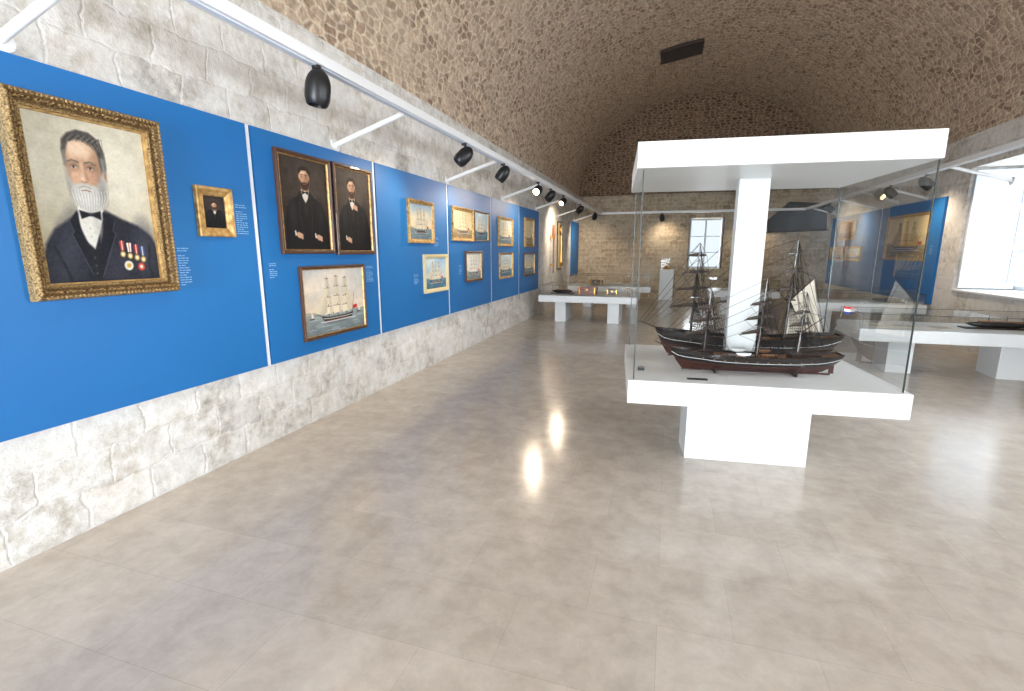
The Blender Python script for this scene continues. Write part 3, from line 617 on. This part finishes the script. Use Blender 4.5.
# ------------------------------------------------------------------ ship models
def ship(name,X,L,B,Dp,mh,mastsx,sails=True,flag=True,yards=4,rp=.0014,lift=.012):
    b=MB(); b.X=X; NS=30
    def hb(t):
        if t<.35: return B/2*math.sin(math.pi/2*min(1,(t/.35)))**.7
        if t<.7: return B/2
        return B/2*(1-.42*((t-.7)/.3)**2)
    def sheer(t): return Dp*(1+.30*(2*t-1)**2*(1.15 if t<.5 else .9))
    def keel(t): return Dp*.55*max(0,(t-.86)/.14)**2+(Dp*.5*max(0,(.06-t)/.06)**2)
    def pt(t,q,sgn):
        w=hb(t)*(1-(1-q)**(2.6 if .2<t<.8 else 1.7)); 
        rake=-.05*L*q*max(0,1-t/.15)+.03*L*q*max(0,(t-.85)/.15)
        return (-L/2+L*t+rake,sgn*max(w,.002),keel(t)+(sheer(t)-keel(t))*q)
    qs=[0,.1,.22,.36,.46,.58,.66,.82,1.0]
    mats=['hullred']*4+['hullblack']*4
    for sg in (-1,1):
        for k in range(len(qs)-1):
            vs=[];fs=[]
            for i in range(NS+1): vs+=[pt(i/NS,qs[k],sg),pt(i/NS,qs[k+1],sg)]
            for i in range(NS): fs.append((2*i,2*i+2,2*i+3,2*i+1))
            b.add(vs,fs,mats[k])
        for q,m,r in ((1,'wood',.0035),(.64,'flagwhite',.0018),(.80,'wood',.002),(.46,'furl',.0012)):
            for i in range(NS): b.cyl(pt(i/NS,q,sg),pt((i+1)/NS,q,sg),r,n=5,m=m,caps=False)
        for i in range(5,26,2):
            p=pt(i/NS,.72,sg); b.box(p[0]-.005,p[0]+.005,p[1]-.002,p[1]+.002,p[2]-.004,p[2]+.004,'lightwood')
    b.add([pt(1,q,-1) for q in qs]+[pt(1,q,1) for q in reversed(qs)],[tuple(range(2*len(qs)))],'hullblack')
    vs=[];fs=[]
    for i in range(NS+1): vs+=[pt(i/NS,.86,-1),pt(i/NS,.86,1)]
    for i in range(NS): fs.append((2*i,2*i+2,2*i+3,2*i+1))
    b.add(vs,fs,'lightwood')
    dz=lambda t: pt(t,.86,1)[2]
    b.box(L*.22,L*.40,-B*.24,B*.24,dz(.8)-.01,dz(.8)+.035,'wood'); b.box(L*.21,L*.41,-B*.26,B*.26,dz(.8)+.035,dz(.8)+.04,'furl')
    b.box(-L*.36,-L*.26,-B*.16,B*.16,dz(.2)-.01,dz(.2)+.03,'wood')
    for x in (-.14,-.02,.12): b.box(L*x-.025,L*x+.025,-B*.15,B*.15,dz(.5)-.01,dz(.5)+.014,'wood')
    for x in (-.08,.08):
        for sg in (-1,1):
            cx=L*x; cy=sg*B*.34; cz=dz(.5)+.035
            b.tube([(cx-.055,cy,cz+.006),(cx-.035,cy,cz),(cx,cy,cz-.002),(cx+.035,cy,cz),(cx+.05,cy,cz+.005)],[.002,.011,.014,.011,.006],8,'flagwhite' if x<0 else 'lightwood')
            b.cyl((cx-.03,cy,cz-.03),(cx-.03,cy,cz),.002,n=5,m='wood'); b.cyl((cx+.03,cy,cz-.03),(cx+.03,cy,cz),.002,n=5,m='wood')
    t0=pt(0,1,1); bs=Vector((t0[0]-.0,0,t0[2]-.01)); be=bs+Vector((-L*.10,0,L*.045)); b.cyl(bs+Vector((L*.05,0,-.015)),be,.008,.003,n=8,m='wood')
    tops=[]
    for k,mx in enumerate(mastsx):
        h=mh[k]; x=L*mx; base=Vector((x,0,dz(mx+.5)-.01)); rk=Vector((.02*h,0,0))
        tp=base+Vector((0,0,h))+rk*2; mid=base+Vector((0,0,h*.42))+rk
        b.tube([base,mid],[.012,.010],8,'wood'); b.tube([mid-Vector((0,0,.03)),base+Vector((0,0,h*.75))+rk*1.5],[.0085,.007],8,'wood'); b.tube([base+Vector((0,0,h*.7))+rk*1.4,tp],[.006,.003],6,'wood')
        b.box(mid.x-.03,mid.x+.03,-.042,.042,mid.z-.006,mid.z+.004,'wood')
        x2=base+Vector((0,0,h*.72))+rk*1.4; b.box(x2.x-.014,x2.x+.014,-.02,.02,x2.z-.004,x2.z+.002,'wood')
        tops.append((base,mid,x2,tp))
        sq = k<len(mastsx)-1
        br=math.radians(48); dirv=Vector((math.sin(br),math.cos(br),0))
        for j in range(yards):
            f=.34+.175*j
            if not sq and j<1: continue
            c=base+Vector((0,0,h*f))+rk*2*f+Vector((-.012,0,0)); hl=B*.98*(1-.19*j)*(1 if sq else .75)
            b.tube([c-dirv*hl,c,c+dirv*hl],[.003,.0075,.003],6,'wood')
            b.tube([c-dirv*hl*.85+Vector((0,0,.008)),c-dirv*hl*.4+Vector((0,0,.012)),c+Vector((0,0,.011)),c+dirv*hl*.4+Vector((0,0,.012)),c+dirv*hl*.85+Vector((0,0,.008))],[.005,.010,.013,.010,.005],7,'furl')
            u=base+Vector((0,0,h*min(1,f+.14)))+rk*2
            b.cyl(c-dirv*hl,u,rp,n=3,m='rope',caps=False); b.cyl(c+dirv*hl,u,rp,n=3,m='rope',caps=False)
            b.cyl(c-dirv*hl,(c.x+L*.16,-B*.4,dz(.5)+.05),rp*.8,n=3,m='rope',caps=False); b.cyl(c+dirv*hl,(c.x+L*.16,B*.4,dz(.5)+.05),rp*.8,n=3,m='rope',caps=False)
        for sg in (-1,1):
            feet=[]
            for s in range(8):
                px=x-.005+.019*s; tt=(px/L+.5); fp=Vector((px,sg*hb(min(.98,max(.05,tt))),sheer(tt))); feet.append(fp); b.cyl(fp,mid,rp,n=3,m='rope',caps=False)
            for q in range(1,14):
                f=q/14.5; b.cyl(feet[0].lerp(mid,f),feet[-1].lerp(mid,f),rp*.9,n=3,m='rope',caps=False)
            for s in range(4):
                b.cyl(Vector((mid.x-.02+.014*s,sg*.033,mid.z)),x2,rp*.9,n=3,m='rope',caps=False)
            for q in range(1,9): b.cyl(Vector((mid.x-.02,sg*.033,mid.z)).lerp(x2,q/10),Vector((mid.x+.022,sg*.033,mid.z)).lerp(x2,q/10),rp*.8,n=3,m='rope',caps=False)
            for o_,a_ in ((.13,tp),(.155,tp),(.17,x2.lerp(tp,.5)),(.10,x2),(.115,x2)): b.cyl(Vector((x+o_,sg*hb(min(.98,x/L+.6)),sheer(x/L+.5))),a_,rp,n=3,m='rope',caps=False)
    for k,(ba,mi_,x2,tp) in enumerate(tops):
        for a,fr in ((mi_,.75),(x2,.4),(tp,0),(x2.lerp(tp,.5),.2),(mi_.lerp(x2,.5),.55)):
            tgt=be.lerp(bs,fr) if k==0 else (tops[k-1][0].lerp(tops[k-1][3],.15+.75*(.75-fr)))
            b.cyl(a,tgt,rp,n=3,m='rope',caps=False)
    ba,mi_,x2,tp=tops[-1]; h=mh[-1]
    g0=ba+Vector((.01,0,h*.40)); g1=g0+Vector((L*.13,0,h*.24)); bm0=ba+Vector((.01,0,.05)); bm1=bm0+Vector((L*.21,0,.03))
    b.tube([g0,g1],[.005,.0025],6,'wood'); b.tube([bm0,bm1],[.006,.003],6,'wood')
    b.cyl(g1,x2,rp,n=3,m='rope'); b.cyl(g1,bm1,rp,n=3,m='rope'); b.cyl(bm1,tp,rp,n=3,m='rope')
    if sails:
        vs=[];n_=8
        for i in range(n_+1):
            for j in range(n_+1):
                u=i/n_;v=j/n_; p=bm0.lerp(bm1,u*.93).lerp(g0.lerp(g1,u*.95),.05+.93*v); p.y+=.025*math.sin(math.pi*u)*math.sin(math.pi*v); vs.append(p)
        fs=[(i*(n_+1)+j,(i+1)*(n_+1)+j,(i+1)*(n_+1)+j+1,i*(n_+1)+j+1) for i in range(n_) for j in range(n_)]
        b.add(vs,fs,'sail')
        m1=tops[-2]; p0=m1[0].lerp(m1[3],.18); p1=p0.lerp(mi_,.85); p2=ba+Vector((-.05,0,.09)); b.add([p0+Vector((.04,0,0)),p1,p2],[(0,1,2)],'furl')
    else:
        b.tube([bm0+Vector((0,0,.012)),bm0.lerp(bm1,.5)+Vector((0,0,.014)),bm0.lerp(bm1,.9)+Vector((0,0,.01))],[.008,.013,.005],7,'furl')
    if flag:
        s0=Vector((L*.49,0,sheer(1))); s1=s0+Vector((.06,0,.24)); b.cyl(s0,s1,.003,n=6,m='wood')
        for k,m in enumerate(('red','flagwhite','flagblue')):
            z=s1.z-.01-.02*k; b.add([(s1.x,0,z),(s1.x+.05,.012,z-.006),(s1.x+.05,.012,z-.026),(s1.x,0,z-.02)],[(0,1,2,3)],m)
    b.box(L*.47,L*.50,-.003,.003,Dp*.05,Dp*.8,'hullred'); b.box(-L*.46,L*.48,-.003,.003,-.006,.008,'hullred')
    for x in (-.25,.25):
        b.box(L*x-.008,L*x+.008,-B*.38,B*.38,-lift,-.004,'wood')
        for sg in (-1,1): b.add([(L*x-.008,sg*B*.38,-lift),(L*x+.008,sg*B*.38,-lift),(L*x+.008,sg*B*.44,Dp*.3),(L*x-.008,sg*B*.44,Dp*.3),(L*x-.008,sg*B*.30,-lift),(L*x+.008,sg*B*.30,-lift)],[(0,1,2,3),(4,5,2,3)],'wood')
    return b.build(name,None,smooth=False)
X1=CM@Matrix.Translation((.985,.92,Z1+.013))
ship('model_sailing_ship',X1,1.36,.28,.18,(.80,1.0,.84),(-.33,-.06,.22),rp=.0021)
X2=CM@Matrix.Translation((.93,.42,Z1+.013))@Matrix.Rotation(math.radians(1),4,'Z')
ship('model_sailing_ship',X2,1.12,.24,.125,(.52,.60,.50),(-.32,.02,.27),sails=False,flag=False,yards=3,rp=.0015)

# ------------------------------------------------------------------ table display cases
def table(x0,x1,y0,y1,legs,zs=.45,zt=.61,zg=.80,glass=True):
    e=empty('table_display_case',((x0+x1)/2,(y0+y1)/2,0)); b=MB(); b.box(x0,x1,y0,y1,zs,zt,'white')
    for a,c in legs: b.box(a,c,y0+.25,y1-.25,0,zs,'white')
    b.build('stand',e,bevel=.004)
    if glass:
        b=MB(); a=.03; X0,X1,Y0,Y1=x0+a,x1-a,y0+a,y1-a
        for q in (((X0,Y0),(X1,Y0)),((X1,Y0),(X1,Y1)),((X1,Y1),(X0,Y1)),((X0,Y1),(X0,Y0))):
            (p,r),(s,t)=q; b.add([(p,r,zt),(s,t,zt),(s,t,zg),(p,r,zg)],[(0,1,2,3)],'glass')
            b.cyl((p,r,zg),(s,t,zg),.004,n=4,m='glassedge')
        b.add([(X0,Y0,zg),(X1,Y0,zg),(X1,Y1,zg),(X0,Y1,zg)],[(0,1,2,3)],'glass')
        for p,r in ((X0,Y0),(X1,Y0),(X1,Y1),(X0,Y1)): b.cyl((p,r,zt),(p,r,zg),.004,n=4,m='glassedge')
        b.build('glass_cover',e)
    return e
table(2.42,4.62,7.35,8.30,((2.85,3.14),(4.05,4.34)))
table(2.5,4.6,10.9,11.8,((2.85,3.15),(4.0,4.3)))
table(-2.78,-.62,10.75,12.1,((-2.45,-2.2),(-1.25,-1.0)),.47,.62,.84)
table(-2.75,-.45,14.0,15.2,((-2.35,-2.1),(-1.1,-.85)),.47,.62,.92)
table(1.0,2.6,13.2,14.3,((1.3,1.5),(2.1,2.3)),.47,.62,.9)
def doc(x,y,z,w,d,rot,m='paper'):
    b=MB(); b.X=Matrix.Translation((x,y,z))@Matrix.Rotation(rot,4,'Z'); b.box(-w/2,w/2,-d/2,d/2,0,.004,m)
    for k in range(7): b.box(-w*.4,w*.36*(1 if k%3 else .7),d*.38-k*d*.12,d*.38-k*d*.12+.006,.004,.0048,'greypaper')
    b.build('archival_document')
for x,y,w,d,r in ((2.7,7.7,.22,.3,.1),(3.05,7.75,.3,.22,-.1),(3.45,7.7,.24,.32,0),(2.8,8.05,.3,.2,.05),(2.9,11.3,.3,.4,0),(3.5,11.3,.4,.3,.1),(-2.4,14.6,.4,.3,0),(-.9,14.6,.3,.4,.1),(1.5,13.7,.4,.3,0)): doc(x,y,.621 if y>12 else .611,w,d,r)
def halfmodel(x,y,z,L):
    b=MB(); b.X=Matrix.Translation((x,y,z))
    b.box(-L*.55,L*.55,-.09,.09,0,.015,'wood')
    b.tube([(-L/2,0,.06),(-L*.4,0,.055),(-L*.2,0,.05),(0,0,.05),(L*.25,0,.05),(L*.42,0,.055),(L/2,0,.06)],[.003,.025,.04,.045,.042,.028,.006],14,'hullblack')
    b.box(-L*.3,L*.35,-.02,.02,.085,.10,'lightwood'); b.cyl((-L*.15,0,.09),(-L*.15,0,.17),.004,n=6,m='wood'); b.cyl((L*.12,0,.09),(L*.12,0,.17),.004,n=6,m='wood'); b.box(-L*.3,-L*.28,-.01,.01,.01,.05,'brass'); b.box(L*.28,L*.3,-.01,.01,.01,.05,'brass')
    b.build('boat_hull_model')
halfmodel(4.1,7.85,.611,.7); halfmodel(4.1,11.3,.611,.5); halfmodel(-2.35,11.3,.621,.5)
def chest(x,y,z,w,d,h,m='redwood'):
    b=MB(); b.box(x-w/2,x+w/2,y-d/2,y+d/2,z,z+h*.7,m); b.box(x-w/2-.005,x+w/2+.005,y-d/2-.005,y+d/2+.005,z+h*.72,z+h,m); b.box(x-.02,x+.02,y-d/2-.012,y-d/2,z+h*.5,z+h*.75,'brass')
    for s in (-1,1): b.box(x+s*w*.42-.01,x+s*w*.42+.01,y-d/2-.008,y+d/2+.008,z,z+h+.002,'brass')
    b.build('wooden_instrument_box',bevel=.002)
chest(-1.75,11.3,.621,.42,.26,.17); chest(-1.2,11.4,.621,.24,.2,.12,'wood'); chest(-2.0,14.5,.621,.35,.25,.14,'wood')
b=MB(); b.X=Matrix.Translation((-.85,11.3,.621))
b.cyl((0,0,0),(0,0,.012),.06,m='brass',n=18); b.cyl((0,0,.01),(0,0,.10),.008,m='brass',n=8)
for k in range(12):
    a0=math.pi*(.15+.7*k/12)+math.pi; a1=math.pi*(.15+.7*(k+1)/12)+math.pi; b.cyl((.08*math.cos(a0),0,.15+.08*math.sin(a0)),(.08*math.cos(a1),0,.15+.08*math.sin(a1)),.006,n=6,m='brass')
b.cyl((-.07,0,.11),(0,0,.16),.005,n=6,m='brass'); b.cyl((.07,0,.11),(0,0,.16),.005,n=6,m='brass'); b.cyl((-.03,0,.15),(.06,0,.16),.01,n=10,m='brass'); b.build('brass_sextant')

e=empty('glass_topped_pedestal',(-.05,17.2,0)); b=MB(); b.box(-.27,.17,17.0,17.4,0,1.0,'white'); b.build('plinth',e,bevel=.004)
b=MB()
for q in (((-.25,17.02),(.15,17.02)),((.15,17.02),(.15,17.38)),((.15,17.38),(-.25,17.38)),((-.25,17.38),(-.25,17.02))):
    (p,r),(s,t)=q; b.add([(p,r,1.0),(s,t,1.0),(s,t,1.35),(p,r,1.35)],[(0,1,2,3)],'glass'); b.cyl((p,r,1.35),(s,t,1.35),.004,n=4,m='glassedge')
b.build('glass_cover',e)
b=MB(); b.tube([(-.05,17.2,1.0),(-.05,17.2,1.02),(-.05,17.2,1.08),(-.05,17.2,1.16),(-.05,17.2,1.2),(-.05,17.2,1.22)],[.10,.095,.07,.06,.03,.01],18,'brass'); b.build('bell',e,smooth=True)

b=MB(); x=XL+.03
b.box(XL,XL+.03,14.2,14.75,1.05,2.45,'wood'); b.box(XL+.03,XL+.04,14.25,14.7,1.1,2.4,'cream'); b.tube([(XL+.05,14.47,2.2),(XL+.09,14.47,2.2)],[.16,.15],24,'brass'); b.tube([(XL+.09,14.47,2.2),(XL+.095,14.47,2.2)],[.12,.12],24,'paper')
b.cyl((XL+.08,14.47,1.2),(XL+.08,14.47,2.05),.02,n=10,m='brass'); b.ball((XL+.08,14.47,1.22),.06,'brass',12,8); b.build('wall_barometer')
b=MB(); b.tube([(XL+.09,13.4,1.0),(XL+.09,13.4,1.9),(XL+.09,13.4,2.0),(XL+.09,13.4,2.3)],[.02,.022,.05,.05],10,'lightwood'); b.box(XL,XL+.1,13.35,13.45,1.95,1.99,'brass'); b.box(XL,XL+.1,13.35,13.45,1.2,1.24,'brass'); b.build('brass_telescope_on_wall_bracket',smooth=False)

b=MB(); y=YE-.03
b.add([(2.9,y,2.55),(3.5,y,3.12),(4.55,y,3.05),(4.6,y,2.25),(2.95,y,2.2),(2.9,YE,2.55),(3.5,YE,3.12),(4.55,YE,3.05),(4.6,YE,2.25),(2.95,YE,2.2)],[(0,4,3,2,1),(0,1,6,5),(1,2,7,6),(2,3,8,7),(3,4,9,8),(4,0,5,9)],'black'); b.cyl((2.85,y-.01,2.19),(4.65,y-.01,2.24),.02,n=8,m='wood'); b.build('dark_end_wall_shape')  # flat black polygon on the end wall, rod along its lower edge

# ------------------------------------------------------------------ lights
w=bpy.data.worlds.new('daylight'); scn.world=w; w.use_nodes=True
bg=w.node_tree.nodes['Background']; bg.inputs[0].default_value=(.84,.92,1,1); bg.inputs[1].default_value=1.1
def area(name,loc,d,sx,sy,e,col):
    l=bpy.data.lights.new(name,'AREA'); l.shape='RECTANGLE'; l.size=sx; l.size_y=sy; l.energy=e; l.color=col
    o=bpy.data.objects.new(name,l); COL.objects.link(o); o.location=loc; o.rotation_euler=Vector(d).to_track_quat('-Z','Z').to_euler(); return o
for i,(a,c) in enumerate(wins): area('window_daylight',(XR+T+.15,(a+c)/2,(WZ0+WZ1)/2),(-1,0,-.1),c-a,WZ1-WZ0,(440,440,440,90)[i],(.85,.92,1))
area('end_window_daylight',((EW[0]+EW[1])/2,YE+T+.1,(EW[2]+EW[3])/2),(0,-1,0),EW[1]-EW[0],EW[3]-EW[2],50,(.9,.95,1))
area('rear_fill_daylight',(-1.35,YB-.5,1.5),(0,1,0.05),3.0,2.9,1150,(.82,.91,1))  # added fill lamp at an unseen rear opening, brightens the foreground

# ------------------------------------------------------------------ camera
cam=bpy.data.cameras.new('camera'); co=bpy.data.objects.new('camera',cam); COL.objects.link(co)
cam.sensor_width=36; cam.lens=488/1024*36; cam.clip_start=.05; cam.clip_end=100
th=math.radians(10.96); ps=math.radians(17.6)
co.location=(0,0,1.6); co.rotation_euler=(math.pi/2-th,0,ps)
scn.camera=co
